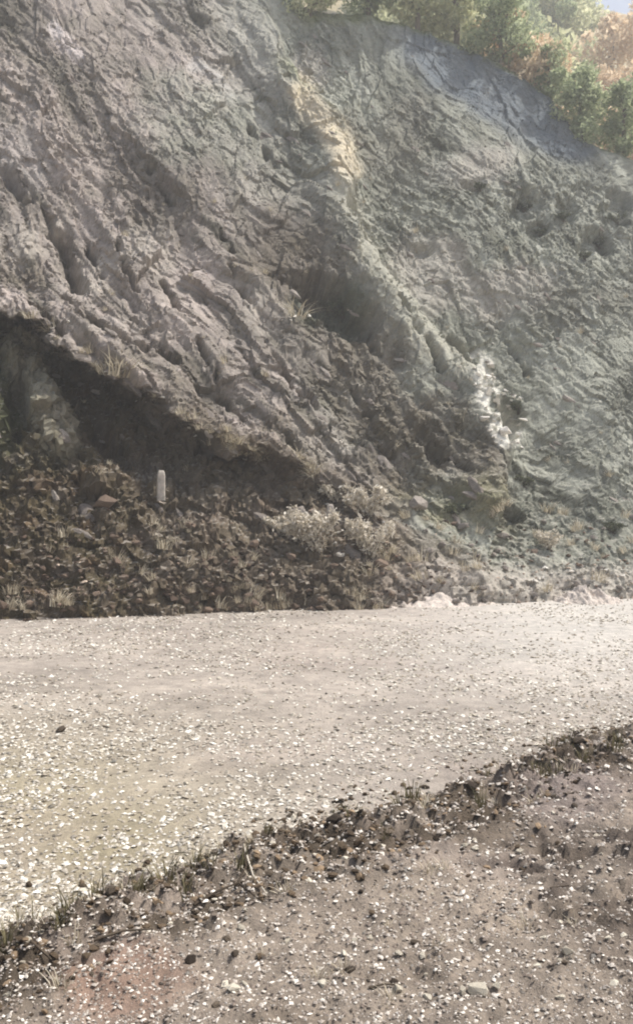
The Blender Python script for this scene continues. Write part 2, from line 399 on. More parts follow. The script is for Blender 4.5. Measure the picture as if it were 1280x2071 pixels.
    d4, _ = poly_dist(px, py, [(395, 120), (440, 145), (465, 180)]); blend(0.8 * smooth(24, 8, np.abs(d4) + wob * 0.2), (0.50, 0.47, 0.46))
    d5, _ = poly_dist(px, py, [(700, 420), (790, 580), (930, 720)]); blend(0.65 * smooth(75, 15, np.abs(d5) + wob), (0.46, 0.445, 0.385))
    d6, _ = poly_dist(px, py, [(0, 270), (60, 340)]); blend(0.6 * smooth(60, 20, np.abs(d6) + wob * .5), (0.42, 0.38, 0.38))
    # blue-grey band under the ridge
    d7, _ = poly_dist(QX, QY, [(860, 90), (960, 160), (1080, 235), (1150, 270)]); blend(0.85 * smooth(85, 35, np.abs(d7) + wob * .6), (0.115, 0.14, 0.19))
    # moss
    mo = np.hypot((px - 930) / 130, (py - 1025) / 70); blend(0.6 * smooth(1.25, 0.3, mo + wob / 70), (0.185, 0.172, 0.105))
    mo = np.hypot((px - 620) / 70, (py - 170) / 60); blend(0.5 * smooth(1.1, 0.4, mo + wob / 100), (0.33, 0.34, 0.21))
    # greenish-grey patch in the upper middle
    mo = np.hypot((px - 400) / 150, (py - 240) / 120); blend(0.45 * smooth(1.2, 0.4, mo + wob / 120), (0.30, 0.315, 0.275))
    # grass on the top
    top = smooth(-0.3, 0.8, over)[...]
    blend(0.85 * top, (0.15, 0.17, 0.07))
    # pale silt at the very foot on the right
    blend(0.6 * smooth(1120, 1200, py + wob * .5) * smooth(700, 860, px), (0.44, 0.39, 0.345))
    return c.clip(0.02, 0.8)

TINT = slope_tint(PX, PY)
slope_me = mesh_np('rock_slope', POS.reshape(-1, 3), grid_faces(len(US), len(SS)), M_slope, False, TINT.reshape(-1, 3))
slope = tag(link('rock_slope', slope_me), kind='structure')

BIN = 6
_dep = POS[..., 1].ravel(); _bx = np.floor((QX.ravel() + 400) / BIN).astype(int); _by = np.floor((QY.ravel() + 400) / BIN).astype(int)
NBX, NBY = 2100 // BIN, 1800 // BIN
_ok = np.where((_bx >= 0) & (_bx < NBX) & (_by >= 0) & (_by < NBY))[0]
ZBUF = np.full(NBX * NBY, -1); _ord = _ok[np.argsort(-_dep[_ok])]; ZBUF[_by[_ord] * NBX + _bx[_ord]] = _ord      # nearest vertex wins
def on_slope(px, py):
    """point of the finished slope that shows at photo pixel px,py and its surface normal"""
    cx, cy = int((px + 400) // BIN), int((py + 400) // BIN); k = -1
    for rad in range(0, 12):
        best = None
        for dy in range(-rad, rad + 1):
            for dx in range(-rad, rad + 1):
                if max(abs(dx), abs(dy)) != rad or not (0 <= cx + dx < NBX and 0 <= cy + dy < NBY): continue
                q = ZBUF[(cy + dy) * NBX + cx + dx]
                if q >= 0 and (best is None or _dep[q] < _dep[best]): best = q
        if best is not None: k = best; break
    j, i = divmod(int(k), len(US)); i = min(max(i, 2), len(US) - 3); j = min(max(j, 2), len(SS) - 3)
    n = np.cross(POS[j, i + 2] - POS[j, i - 2], POS[j + 2, i] - POS[j - 2, i])
    return Vector(POS[j, i]), Vector(n).normalized()

# ------------------------------------------------------------------ road, verge, far ground
EDGE = [ground_pt(*p) for p in ((0, 1925), (130, 1880), (250, 1822), (380, 1778), (480, 1730), (640, 1682), (800, 1640), (1000, 1578), (1150, 1512), (1280, 1478), (1600, 1400))]
ex = np.array([-40, -6] + [e[0] for e in EDGE] + [14, 60]); ey = np.array([1.0, 2.0] + [e[1] for e in EDGE] + [12.2, 27.0])
def edge_y(x): return np.interp(x, ex, ey)

def road_z(x, y):
    return (-0.5 * smooth(-0.35, -0.8, y - edge_y(x)) + 0.018 * fbm(x * 0.5, y * 0.8, 501, 3) + 0.010 * fbm(x * 3, y * 3, 511, 3)
            + 0.006 * fbm(x * 14, y * 14, 521, 3) - 0.012 * np.exp(-((y - edge_y(x) - 2.2) / 0.35) ** 2) - 0.012 * np.exp(-((y - edge_y(x) - 4.3) / 0.35) ** 2))

def verge_z(x, y):
    t = edge_y(x) - y + 0.10 * fbm(x * 1.7, y * 1.7, 531, 3)
    b = (0.085 * np.exp(-((t - 0.24) / 0.24) ** 2) + 0.045 * np.exp(-((t - 0.75) / 0.22) ** 2)) * (0.8 + 0.9 * fbm(x * 1.8, y * 2.2, 541, 4))
    h = facet(x * 9, y * 9, 551, 0.8)[0]; h2 = facet(x * 22, y * 22, 561, 0.8)[0]
    rough = 0.35 + 0.9 * np.exp(-((t - 0.25) / 0.35) ** 2)
    px, py = project(np.stack([x, y, 0 * x], -1))
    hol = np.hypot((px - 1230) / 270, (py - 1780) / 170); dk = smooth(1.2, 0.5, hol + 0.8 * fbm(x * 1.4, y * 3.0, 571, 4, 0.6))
    z = (0.03 + b + 0.05 * fbm(x * 1.1, y * 1.1, 581, 4) + rough * (0.06 * h + 0.03 * h2) + 0.02 * fbm(x * 6, y * 6, 591, 3)
         - 0.02 * dk + dk * 0.02 * h + dk * 0.015 * h2)
    return z * smooth(-0.32, 0.0, t) - 0.07 * smooth(0.02, -0.28, t), t, dk

rx = spaced(-70, 75, -6, 9.5, 0.04); ry = np.concatenate([np.arange(-4, 2.8, 0.3), np.arange(2.8, 20.5, 0.04), np.arange(20.5, 45, 0.5)])
X, Y = np.meshgrid(rx, ry); Z = road_z(X, Y)
rpx, rpy = project(np.stack([X, Y, Z], -1))
road_c = np.array([0.365, 0.325, 0.285]) * (0.93 + 0.30 * fbm(X * 0.7, Y * 0.9, 601, 4) + 0.22 * fbm(X * 2.0, Y * 2.6, 611, 5, 0.65))[..., None]
k = (0.85 * smooth(800, 0, rpx) * smooth(1330, 1700, rpy))[..., None]; road_c = road_c * (1 - k) + np.array([0.285, 0.25, 0.155]) * k
k = (0.5 * smooth(0.0, 0.5, fbm(X * 0.45, Y * 0.8, 621, 3)))[..., None]; road_c = road_c * (1 - k) + np.array([0.35, 0.30, 0.265]) * k
k = (0.6 * smooth(600, 1200, rpx) * smooth(1500, 1250, rpy))[..., None]; road_c = road_c * (1 - k) + np.array([0.58, 0.565, 0.53]) * k
road = tag(link('road', mesh_np('road', np.stack([X, Y, Z], -1).reshape(-1, 3), grid_faces(len(rx), len(ry)), M_road, True, road_c.reshape(-1, 3))), kind='structure')

vx = spaced(-40, 45, -3.0, 5.2, 0.024); vy = np.concatenate([np.arange(-6, 1.6, 0.2), np.arange(1.6, 8.6, 0.024), np.arange(8.6, 26, 0.25)])
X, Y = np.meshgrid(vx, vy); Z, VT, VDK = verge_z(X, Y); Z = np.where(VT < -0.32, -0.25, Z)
vpx, vpy = project(np.stack([X, Y, Z], -1))
vc = np.array([0.255, 0.216, 0.178]) * (1 + 0.25 * fbm(X * 1.3, Y * 1.3, 631, 4) + 0.2 * fbm(X * 7, Y * 7, 641, 3))[..., None]
def vblend(k, c):
    global vc
    k = np.clip(k, 0, 1)[..., None]; vc = vc * (1 - k) + np.array(c) * k
nz = fbm(X * 3, Y * 3, 651, 4)
vblend(0.92 * np.exp(-((VT - 0.30) / 0.50) ** 4) * smooth(-0.5, 0.05, nz), (0.075, 0.058, 0.042))
vblend(0.6 * smooth(0.1, 0.5, fbm(X * 1.6, Y * 3.0, 661, 4)), (0.14, 0.112, 0.085))
vblend(0.5 * smooth(0.15, 0.5, fbm(X * 1.2, Y * 2.6, 671, 4)), (0.32, 0.27, 0.235))
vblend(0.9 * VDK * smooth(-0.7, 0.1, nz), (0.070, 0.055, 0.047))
vblend(0.55 * smooth(1.2, 0.3, np.hypot((vpx - 230) / 170, (vpy - 1990) / 80) + 0.9 * nz), (0.25, 0.15, 0.11))
vblend(0.5 * smooth(1.0, 0.4, np.hypot((vpx - 1150) / 160, (vpy - 1600) / 90) + 0.3 * nz), (0.25, 0.21, 0.20))
keep = (VT > -0.45).reshape(-1)
fv = grid_faces(len(vx), len(vy)); fv = fv[keep[fv].all(1)]
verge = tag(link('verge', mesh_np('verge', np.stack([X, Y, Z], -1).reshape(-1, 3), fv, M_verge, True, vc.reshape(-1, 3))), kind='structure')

gx = np.linspace(-150, 150, 61); X, Y = np.meshgrid(gx, gx)
ground = tag(link('ground', mesh_np('ground', np.stack([X, Y, -0.55 + 0 * X], -1).reshape(-1, 3), grid_faces(61, 61), M_verge, True,
             np.tile(np.array([0.28, 0.24, 0.18]), (61 * 61, 1)))), kind='structure')

# wooded hill that goes on rising behind the ridge
hx = np.linspace(-120, 140, 131); hy = np.linspace(24, 140, 90); X, Y = np.meshgrid(hx, hy)
def hill_z(x, y):
    b = y - 0.31 * x                                        # same bearing as the cutting
    return 7 + 0.86 * np.clip(b - 26, -6, 68) - 0.25 * np.maximum(b - 90, 0) + 1.5 * fbm(x * 0.06, y * 0.06, 701, 4)
Z = hill_z(X, Y)
hc = np.array([0.34, 0.29, 0.18]) * (1 + 0.4 * fbm(X * 0.15, Y * 0.15, 711, 4))[..., None]
hill = tag(link('hill', mesh_np('hill', np.stack([X, Y, Z], -1).reshape(-1, 3), grid_faces(131, 90), M_hill, True, hc.reshape(-1, 3))), kind='structure')

# ------------------------------------------------------------------ shapes shared by stones, slabs, plants
def hull_mesh(name, m, n=16, sc=(1, 1, 1), seed=0, box=False):
    r = random.Random(seed); bm = bmesh.new()
    for _ in range(n):
        if box:
            v = [r.choice((-1, 1)) * r.uniform(0.62, 1) for _ in range(3)]
        else:
            v = Vector((r.gauss(0, 1), r.gauss(0, 1), r.gauss(0, 1))).normalized() * r.uniform(0.78, 1)
        bm.verts.new((v[0] * sc[0], v[1] * sc[1], v[2] * sc[2]))
    res = bmesh.ops.convex_hull(bm, input=bm.verts)
    bmesh.ops.delete(bm, geom=[g for g in set(res['geom_interior'] + res['geom_unused']) if isinstance(g, bmesh.types.BMVert)], context='VERTS')
    bmesh.ops.recalc_face_normals(bm, faces=bm.faces)
    me = bpy.data.meshes.new(name); bm.to_mesh(me); bm.free(); me.materials.append(m); return me

SLABS = [hull_mesh('slab', M_rock, 24, (1.0, 0.5, 0.36), 100 + i) for i in range(10)]
ROCKS = [hull_mesh('rock', M_brown, 20, (1.0, 0.8, 0.62), 200 + i) for i in range(8)]
PALES = [hull_mesh('stone', M_pale, 14, (1.0, 0.8, 0.55), 300 + i) for i in range(8)]
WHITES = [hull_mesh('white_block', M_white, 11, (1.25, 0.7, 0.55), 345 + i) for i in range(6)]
PROCKS = [hull_mesh('pale_rock', M_rock, 20, (1.0, 0.8, 0.66), 330 + i) for i in range(6)]
CLODS = [hull_mesh('clod', M_dark, 18, (1.0, 0.85, 0.65), 360 + i) for i in range(5)]

def put(name, me, loc, scale, rot, parent=None):
    o = link(name, me, parent); o.location = loc; o.rotation_euler = rot
    o.scale = (scale,) * 3 if isinstance(scale, (int, float)) else scale
    return o

# slabs that stand proud of the face: pieces of the slope, laid along the bedding
r = random.Random(21)
bed = (Vector(EU) * math.cos(math.radians(47)) - Vector(ES) * math.sin(math.radians(47))).normalized()
n_slab = 0
for _ in range(900):
    if n_slab >= 210: break
    px, py = r.uniform(-60, 1330), r.uniform(20, 1120)
    if py < np.interp(px, rp[:, 0], rp[:, 1]) + 40: continue
    dens = 1.0 if px < 760 else 0.45
    if py > 950 and px < 700: dens = 0.35
    if r.random() > dens: continue
    p, nn = on_slope(px, py)
    yv = Vector(EN).cross(bed).normalized(); zv = (Vector(EN) + nn * 0.4).normalized()
    yv = zv.cross(bed).normalized(); xv = yv.cross(zv)
    R = Matrix((xv, yv, zv)).transposed().to_4x4() @ Euler((r.uniform(-.3, .3), r.uniform(-.3, .3), r.uniform(-.5, .5))).to_matrix().to_4x4()
    k = r.choice((0.10, 0.12, 0.15, 0.19, 0.25)) * r.uniform(0.8, 1.3)
    o = put('rock_slab', r.choice(SLABS), p - zv * k * 0.24, (k * r.uniform(0.9, 1.8), k, k * r.uniform(0.7, 1.1)), R.to_euler(), slope)
    n_slab += 1

# ------------------------------------------------------------------ gravel (uncountable) and single stones
def ico():
    bm = bmesh.new(); bmesh.ops.create_icosphere(bm, subdivisions=1, radius=1)
    v = np.array([x.co[:] for x in bm.verts]); f = np.array([[x.index for x in q.verts] for q in bm.faces]); bm.free(); return v, f
IV, IF = ico()
OV = np.array([(1, 0, 0), (0, 1, 0), (-1, 0, 0), (0, -1, 0), (0, 0, 1), (0, 0, -1)], float)
OF = np.array([(0, 1, 4), (1, 2, 4), (2, 3, 4), (3, 0, 4), (1, 0, 5), (2, 1, 5), (3, 2, 5), (0, 3, 5)])
def scatter(name, x, y, z, size, cols, m, flat=0.6, small=False):
    IV, IF = (OV * 1.15, OF) if small else (globals()['IV'], globals()['IF'])
    n = len(x); nv = len(IV)
    jit = RNG.uniform(0.7, 1.25, (n, nv, 1))
    v = IV[None] * jit * np.stack([RNG.uniform(.75, 1.4, n), RNG.uniform(.7, 1.1, n), RNG.uniform(.45, .85, n) * flat / 0.6], -1)[:, None]
    a = RNG.uniform(0, 6.283, n); c, s = np.cos(a)[:, None], np.sin(a)[:, None]
    tl = RNG.uniform(-.5, .5, n)[:, None]
    vx_, vy_, vz_ = v[..., 0], v[..., 1], v[..., 2]
    vz2 = vz_ + tl * vx_
    P = np.stack([c * vx_ - s * vy_, s * vx_ + c * vy_, vz2], -1) * size[:, None, None]
    P = P + np.stack([x, y, z], -1)[:, None]
    f = (IF[None] + (np.arange(n) * nv)[:, None, None]).reshape(-1, 3)
    return mesh_np(name, P.reshape(-1, 3), f, m, False, np.repeat(cols, nv, 0))

def stone_cols(n, lo, hi, dark=0.0):
    t = RNG.random(n)[:, None] ** 2.0
    c = np.array(lo) * (1 - t) + np.array(hi) * t
    dk = RNG.random(n) < dark; c[dk] *= 0.4
    return c * RNG.uniform(0.9, 1.1, (n, 1))

# road gravel: drawn evenly over the picture of the road so that near stones are not lost
n = 75000
gpx = RNG.uniform(-260, 1540, n); gpy = 1222 + 830 * RNG.random(n) ** 1.15
gx_, gy_ = [], []
d = ray(gpx, gpy); t = -CAMZ / d[:, 2]; x = d[:, 0] * t; y = d[:, 1] * t
okr = (y > edge_y(x) - 0.05) & (((np.stack([x, y], -1) - T0[:2]) @ EH[:2]) < -0.1)
x, y = x[okr], y[okr]
cl = fbm(x * 0.9, y * 0.9, 801, 3); okc = RNG.random(len(x)) < 0.46 + 0.7 * cl; x, y = x[okc], y[okc]
size = 0.0045 + 0.009 * RNG.random(len(x)) ** 3 * (1 + 0.05 * y) + 0.0009 * y
gravel = tag(link('gravel', scatter('gravel', x, y, road_z(x, y) + size * 0.25, size, stone_cols(len(x), (0.33, 0.29, 0.235), (0.88, 0.85, 0.77), 0.05), M_gravel, 0.42, True)),
             'fine pale loose gravel strewn over the dirt road', 'gravel', kind='stuff')
n = 75000
gpx = RNG.uniform(-200, 1480, n); gpy = 1440 + 680 * RNG.random(n)
d = ray(gpx, gpy); t = -CAMZ / d[:, 2]; x = d[:, 0] * t; y = d[:, 1] * t
zz, tv, dk = verge_z(x, y); okr = (tv > -0.02) & (RNG.random(n) < 0.45 + 0.5 * np.exp(-((tv - .25) / .4) ** 2)); x, y, zz, tv = x[okr], y[okr], zz[okr], tv[okr]
size = (0.0035 + 0.0085 * RNG.random(len(x)) ** 3) * np.clip(y / 3.6, .8, 1.7)
gravel2 = tag(link('gravel', scatter('verge_gravel', x, y, zz + size * 0.25, size, stone_cols(len(x), (0.22, 0.18, 0.15), (0.88, 0.83, 0.75), 0.12), M_gravel, 0.5, True)),
              'mixed brown and pale grit lying on the near verge', 'grit', kind='stuff')
# dark crumbs and litter that make up the ragged strip along the road edge
n = 12000
x = RNG.uniform(-3.0, 5.5, n); y = edge_y(x) - 0.24 + RNG.normal(0, 0.27, n) * (1 + 0.9 * fbm(x * 1.5, x * 0, 845, 3))
ck = RNG.random(n) < 0.55 + 0.9 * fbm(x * 2.5, y * 2.5, 841, 3); x, y = x[ck], y[ck]
zz = np.maximum(verge_z(x, y)[0], road_z(x, y)); size = 0.005 + 0.020 * RNG.random(len(x)) ** 4
litter = tag(link('litter', scatter('litter', x, y, zz + size * 0.3, size, stone_cols(len(x), (0.06, 0.044, 0.030), (0.30, 0.22, 0.145), 0.25), M_gravel, 0.5)),
             'dark crumbled earth and litter in a ragged strip along the near road edge', 'litter', kind='stuff')
# loose scree lying all over the face
n = 20000
uu = RNG.integers(0, len(US), n * 2); ss_ = RNG.integers(12, 480, n * 2); ck = (US[uu] > -5) & (US[uu] < 19) & (SS[ss_] < SR[0, uu])
uu, ss_ = uu[ck][:n], ss_[ck][:n]
ck = RNG.random(len(uu)) < 0.55 + 0.9 * fbm(PX[ss_, uu] / 110, PY[ss_, uu] / 110, 871, 3); uu, ss_ = uu[ck], ss_[ck]
pts = POS[ss_, uu]; size = 0.010 + 0.040 * RNG.random(len(uu)) ** 4
cc = TINT[ss_, uu] * RNG.uniform(0.6, 1.6, (len(uu), 1)); lowb = PY[ss_, uu] > 930; size[lowb] *= 0.55
scree = tag(link('scree', scatter('scree', pts[:, 0], pts[:, 1], pts[:, 2], size, cc.clip(0.03, .75), M_gravel, 0.75)),
            'loose grey scree scattered over the steep rock face', 'scree', kind='stuff')
# small rubble along the foot of the slope
n = 7000
gpx = RNG.uniform(-150, 1430, n); gpy = 1238 - 190 * RNG.random(n) ** 1.7
pts = []
for a, b in zip(gpx, gpy):
    u, s = px_to_us(a, b); i = int(np.clip(np.searchsorted(US, u), 0, len(US) - 1)); j = int(np.clip(np.searchsorted(SS, s), 0, len(SS) - 1)); pts.append(POS[j, i])
pts = np.array(pts) + RNG.normal(0, 0.03, (n, 3)); size = (0.008 + 0.06 * RNG.random(n) ** 6) * (0.5 + 0.8 * smooth(-0.4, 0.4, fbm(gpx / 70, gpy / 50, 889, 3)))
sp = RNG.random(n) < 0.22                                     # some of it has rolled out on to the road edge
ub = RNG.uniform(-6, 20, n); fb = 0.15 + np.abs(RNG.normal(0, 0.38, n)); gp = T0 + ub[:, None] * EU - fb[:, None] * EH
gp[:, 2] = road_z(gp[:, 0], gp[:, 1]) + size * 0.3; pts[sp] = gp[sp]
cc = stone_cols(n, (0.10, 0.068, 0.05), (0.42, 0.34, 0.27), 0.25) * (0.55 + 0.9 * smooth(-0.4, 0.4, fbm(gpx / 60, gpy / 40, 881, 3)))[:, None]; lf = (gpx > 760); cc[lf] *= 1.5; cc *= 0.8
rubble = tag(link('rubble', scatter('rubble', pts[:, 0], pts[:, 1], pts[:, 2], size, cc, M_gravel, 0.5)),
             'small crumbled rubble spread along the foot of the rock slope', 'rubble', kind='stuff')

def stone_on(px, py, size, me, name, label, cat, group, sink=0.2, where='ground', rr=random):
    if where == 'slope':
        p, _ = on_slope(px, py); p = p.copy()
    else:
        x, y = ground_pt(px, py); xa, ya = np.array([x]), np.array([y])
        z = float(np.maximum(road_z(xa, ya), verge_z(xa, ya)[0] if y < edge_y(x) + 0.3 else -1)[0]); p = Vector((x, y, z))
    o = put(name, me, p + Vector((0, 0, size * (0.5 - sink))), (size * rr.uniform(.85, 1.2), size * rr.uniform(.8, 1.1), size * rr.uniform(.7, 1.1)),
            (rr.uniform(-.4, .4), rr.uniform(-.4, .4), rr.uniform(0, 6.28)))
    return tag(o, label, cat, group)

r = random.Random(31)
for _ in range(130):                                        # loose stones on the road
    px = r.uniform(-40, 1320); py = 1260 + 560 * r.random()
    if py > np.interp(px, [0, 480, 1000, 1280], [1880, 1700, 1550, 1450]): continue
    dist = F * CAMZ / (py - 1050)
    stone_on(px, py, r.uniform(0.014, 0.022) + 0.0016 * dist, r.choice(PALES), 'stone', 'pale pebble bigger than the gravel, loose on the open dirt road', 'stone', 'loose pebbles on the road', rr=r)
for _ in range(95):                                         # loose stones on the verge
    px = r.uniform(10, 1270); py = r.uniform(1560, 2060)
    if py < np.interp(px, [0, 480, 1000, 1280], [1960, 1800, 1640, 1540]): continue
    pale = r.random() < 0.72
    stone_on(px, py, r.uniform(0.013, 0.028), r.choice(PALES if pale else CLODS), 'stone' if pale else 'soil_clod',
             'pale pebble lying on the brown near verge' if pale else 'small dark earth clod on the brown near verge', 'stone' if pale else 'clod',
             'pebbles on the near verge' if pale else 'clods on the near verge', rr=r)
for _ in range(110):                                        # clods and stones of the windrow at the road edge
    px = r.uniform(-20, 1300); py = float(np.interp(px, [0, 250, 480, 640, 800, 1000, 1150, 1280], [1955, 1845, 1760, 1705, 1660, 1605, 1540, 1500])) + r.gauss(0, 30)
    dk = r.random() < 0.62
    stone_on(px, py, r.uniform(0.014, 0.038) if dk else r.uniform(.012, .026), r.choice(CLODS if dk else PALES), 'soil_clod' if dk else 'stone',
             'dark earth clod in the windrow along the near road edge' if dk else 'pale stone caught in the dark windrow along the near road edge', 'clod' if dk else 'stone',
             'clods of the windrow' if dk else 'stones of the windrow', rr=r)
# stones one can single out in the foreground
for px, py, s, me, name, lab, cat in (
        (965, 2018, 0.045, PALES[0], 'stone', 'largest pale angular stone near the bottom edge, right of centre', 'stone'),
        (472, 2028, 0.036, PALES[1], 'stone', 'pale rounded stone near the bottom edge beside the reddish earth', 'stone'),
        (385, 1972, 0.030, CLODS[0], 'soil_clod', 'single black clod on open ground right of the reddish earth', 'clod'),
        (166, 1872, 0.040, hull_mesh('red_stone', M_red, 16, (1, .8, .7), 411), 'stone', 'reddish stone in the weeds at the left road edge', 'stone'),
        (1148, 1952, 0.034, PALES[3], 'stone', 'flat pale stone below the dark hollow on the right', 'stone'),
        (676, 1700, 0.055, CLODS[2], 'soil_clod', 'largest dark clod of the windrow, at mid picture', 'clod'),
        (950, 1622, 0.055, CLODS[3], 'soil_clod', 'long dark clod of the windrow, right of centre', 'clod'),
        (1168, 1545, 0.055, CLODS[4], 'soil_clod', 'dark clod at the right end of the windrow by the road', 'clod'),
        (540, 1712, 0.05, CLODS[1], 'soil_clod', 'rounded dark clod above the forked twig', 'clod'),
        (124, 1478, 0.055, CLODS[1], 'soil_clod', 'lone dark clod on the open road at the left', 'clod')):
    stone_on(px, py, s, me, name, lab, cat, None, rr=r)

r = random.Random(41)
for _ in range(150):                                        # rocks fallen to the foot of the slope
    px = r.uniform(-30, 1310); py = 1236 - (36 if px > 780 else 0) * min(1, (px - 780) / 500) * (px > 780) - 170 * r.random() ** 1.8
    left = px < 780
    k = r.choice((0.05, 0.06, 0.08, 0.1, 0.13)) * r.uniform(.8, 1.25)
    stone_on(px, py, k, r.choice(ROCKS if left else PROCKS), 'fallen_rock',
             'brown rock among the rubble at the foot of the dark bank' if left else 'grey rock among the rubble at the foot of the pale slope', 'rock',
             'rocks under the dark bank' if left else 'rocks under the pale slope', 0.25, 'slope', r)
for px, py, k, me, lab in ((1026, 878, 0.26, WHITES[2], 'lowest white block of the painted highlight beside the round hollow'),  # white blocks added in place of sunlit highlights along the crest
                           (988, 742, 0.26, WHITES[4], 'topmost white block of the painted highlight on the rocky crest'),
                           (982, 768, 0.18, WHITES[0], 'second white block from the top of the painted highlight on the crest'),
                           (988, 795, 0.25, WHITES[5], 'white block midway down the painted highlight on the crest'),
                           (1008, 822, 0.20, WHITES[1], 'white block of the painted highlight, left of the round hollow on the crest'),
                           (978, 850, 0.18, WHITES[3], 'narrow white block left of the painted highlight, near its lower end'),
                           (1028, 858, 0.19, WHITES[3], 'white block resting just above the lowest one of the painted highlight'),
                           (845, 1025, 0.32, PROCKS[0], 'rounded grey boulder sitting in the mossy patch of the slope'),
                           (600, 1045, 0.28, PROCKS[2], 'pale boulder behind the dry shrub at the foot of the slope'),
                           (215, 1020, 0.26, ROCKS[4], 'big brown boulder jutting from the dark bank below the overhang')):
    stone_on(px, py, k, me, 'boulder', lab, 'boulder', None, 0.1 if me in WHITES else 0.3, 'slope', r)

for _ in range(34):
    px, py = r.gauss(680, 65), r.gauss(1065, 32)
    stone_on(px, py, r.uniform(.04, .11), r.choice(WHITES), 'fallen_rock', 'chalky white rock fragment in and around the dry shrub clump', 'rock', 'white fragments at the shrub clump', 0.2, 'slope', r)
for _ in range(22):
    px, py = r.gauss(1150, 60), r.gauss(1165, 22)
    stone_on(px, py, r.uniform(.04, .10), r.choice(WHITES), 'fallen_rock', 'chalky white rock fragment at the foot of the slope on the right', 'rock', 'white fragments on the right', 0.2, 'slope', r)
for _ in range(46):  # small white fragments that fill out the crest highlights
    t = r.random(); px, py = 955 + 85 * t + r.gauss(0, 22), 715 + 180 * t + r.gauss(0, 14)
    stone_on(px, py, r.uniform(.06, .13), r.choice(WHITES), 'fallen_rock', 'small white fragment scattered along the painted highlight of the crest', 'rock', 'white fragments of the crest', 0.05, 'slope', r)
for cx_, cy_, n_ in ((112, 655, 6), (235, 745, 10), (300, 800, 7), (480, 915, 7), (405, 885, 4), (130, 85, 8), (598, 640, 7), (430, 150, 5)):  # chips along the lip stand in for highlights on its lit edge
    for _ in range(n_):
        stone_on(cx_ + r.gauss(0, 18), cy_ + r.gauss(0, 9), r.uniform(.03, .085), r.choice(WHITES), 'fallen_rock', 'small pale chip set at a bright spot of the brown rock face', 'rock', 'pale chips on the ledges', 0.1, 'slope', r)
# two low heaps of pale silt where the slope meets the road
def heap(px0, px1, py, h, dep, label, seed):
    x0, y0 = ground_pt(px0, py); x1, y1 = ground_pt(px1, py)
    cx, cy = (x0 + x1) / 2, (y0 + y1) / 2; L = math.hypot(x1 - x0, y1 - y0)
    a = np.linspace(-1, 1, 90); b = np.linspace(-1, 1, 40); A_, B_ = np.meshgrid(a, b)
    q = np.clip(1 - np.hypot(A_, B_) - 0.25 * fbm(A_ * 3, B_ * 2, seed, 3), 0, 1)
    z = h * q ** 0.8 * (1 + 0.9 * fbm(A_ * 5, B_ * 3, seed + 9, 4)) + 0.25 * h * facet(A_ * 14, B_ * 8, seed + 5)[0] * (q > 0) - 0.03
    P = np.stack([cx + A_ * L / 2 * EU[0] + B_ * dep * EH[0], cy + A_ * L / 2 * EU[1] + B_ * dep * EH[1], z], -1) - np.array([cx, cy, 0])
    c = np.array([0.56, 0.50, 0.45]) * (1 + 0.2 * fbm(A_ * 6, B_ * 6, seed + 3, 3))[..., None]
    o = link('silt_heap', mesh_np('silt_heap', P.reshape(-1, 3), grid_faces(90, 40), M_verge, True, c.reshape(-1, 3))); o.location = (cx, cy, 0)
    return tag(o, label, 'heap')
heap(735, 1010, 1222, 0.22, 0.8, 'long low heap of pale silt at the foot of the slope, right of the shrubs', 901)
heap(1110, 1250, 1216, 0.26, 0.8, 'short pale silt heap at the foot of the slope near the right edge', 931)

# ------------------------------------------------------------------ grasses, shrubs, twigs, posts
def blades(name, m, n, h, spread, wid, seed, droop=0.5):
    q = np.random.default_rng(seed); V = []; Fc = []
    for i in range(n):
        a = q.uniform(0, 6.283); rad = spread * math.sqrt(q.random()) * 0.4; hh = h * q.uniform(.45, 1.1); lean = q.uniform(.1, 1) * droop
        bx, by = rad * math.cos(a), rad * math.sin(a); a2 = a + q.normal(0, .5); dx, dy = math.cos(a2), math.sin(a2); w_ = wid * q.uniform(.6, 1.3)
        b0 = len(V)
        for t in (0, .4, .75, 1):
            o = lean * hh * t * t; z = hh * t * (1 - 0.35 * lean * t); ww = w_ * (1 - t) + 0.0008
            V += [(bx + dx * o - dy * ww, by + dy * o + dx * ww, z), (bx + dx * o + dy * ww, by + dy * o - dx * ww, z)]
        for j in range(3): Fc.append((b0 + 2 * j, b0 + 2 * j + 1, b0 + 2 * j + 3, b0 + 2 * j + 2))
    return mesh_np(name, np.array(V), np.array(Fc), m, True)
TUFT = [blades('dry_tuft', M_straw, 40, 0.34, 0.40, 0.011, 500 + i, 0.9) for i in range(5)]
WEED = [blades('weed', M_weed, 26, 0.14, 0.14, 0.004, 520 + i, 0.8) for i in range(4)]
HANG = [blades('hanging_tuft', M_straw, 44, 0.42, 0.5, 0.011, 540 + i, 1.9) for i in range(3)]
NEAR = [blades('near_tuft', M_straw, 22, 0.10, 0.12, 0.0025, 560 + i, 1.0) for i in range(4)]

def plant_on(px, py, me, s, name, label, cat, group, where, rr, tilt=0.25):
    if where == 'slope': p, _ = on_slope(px, py)
    else:
        x, y = ground_pt(px, py); xa, ya = np.array([x]), np.array([y]); p = Vector((x, y, float(np.maximum(verge_z(xa, ya)[0], road_z(xa, ya))[0])))
    return tag(put(name, me, p - Vector((0, 0, 0.01)), s * rr.uniform(.8, 1.25), (rr.uniform(-tilt, tilt) + (0.3 if where == 'slope' else 0), rr.uniform(-tilt, tilt), rr.uniform(0, 6.28))), label, cat, group)

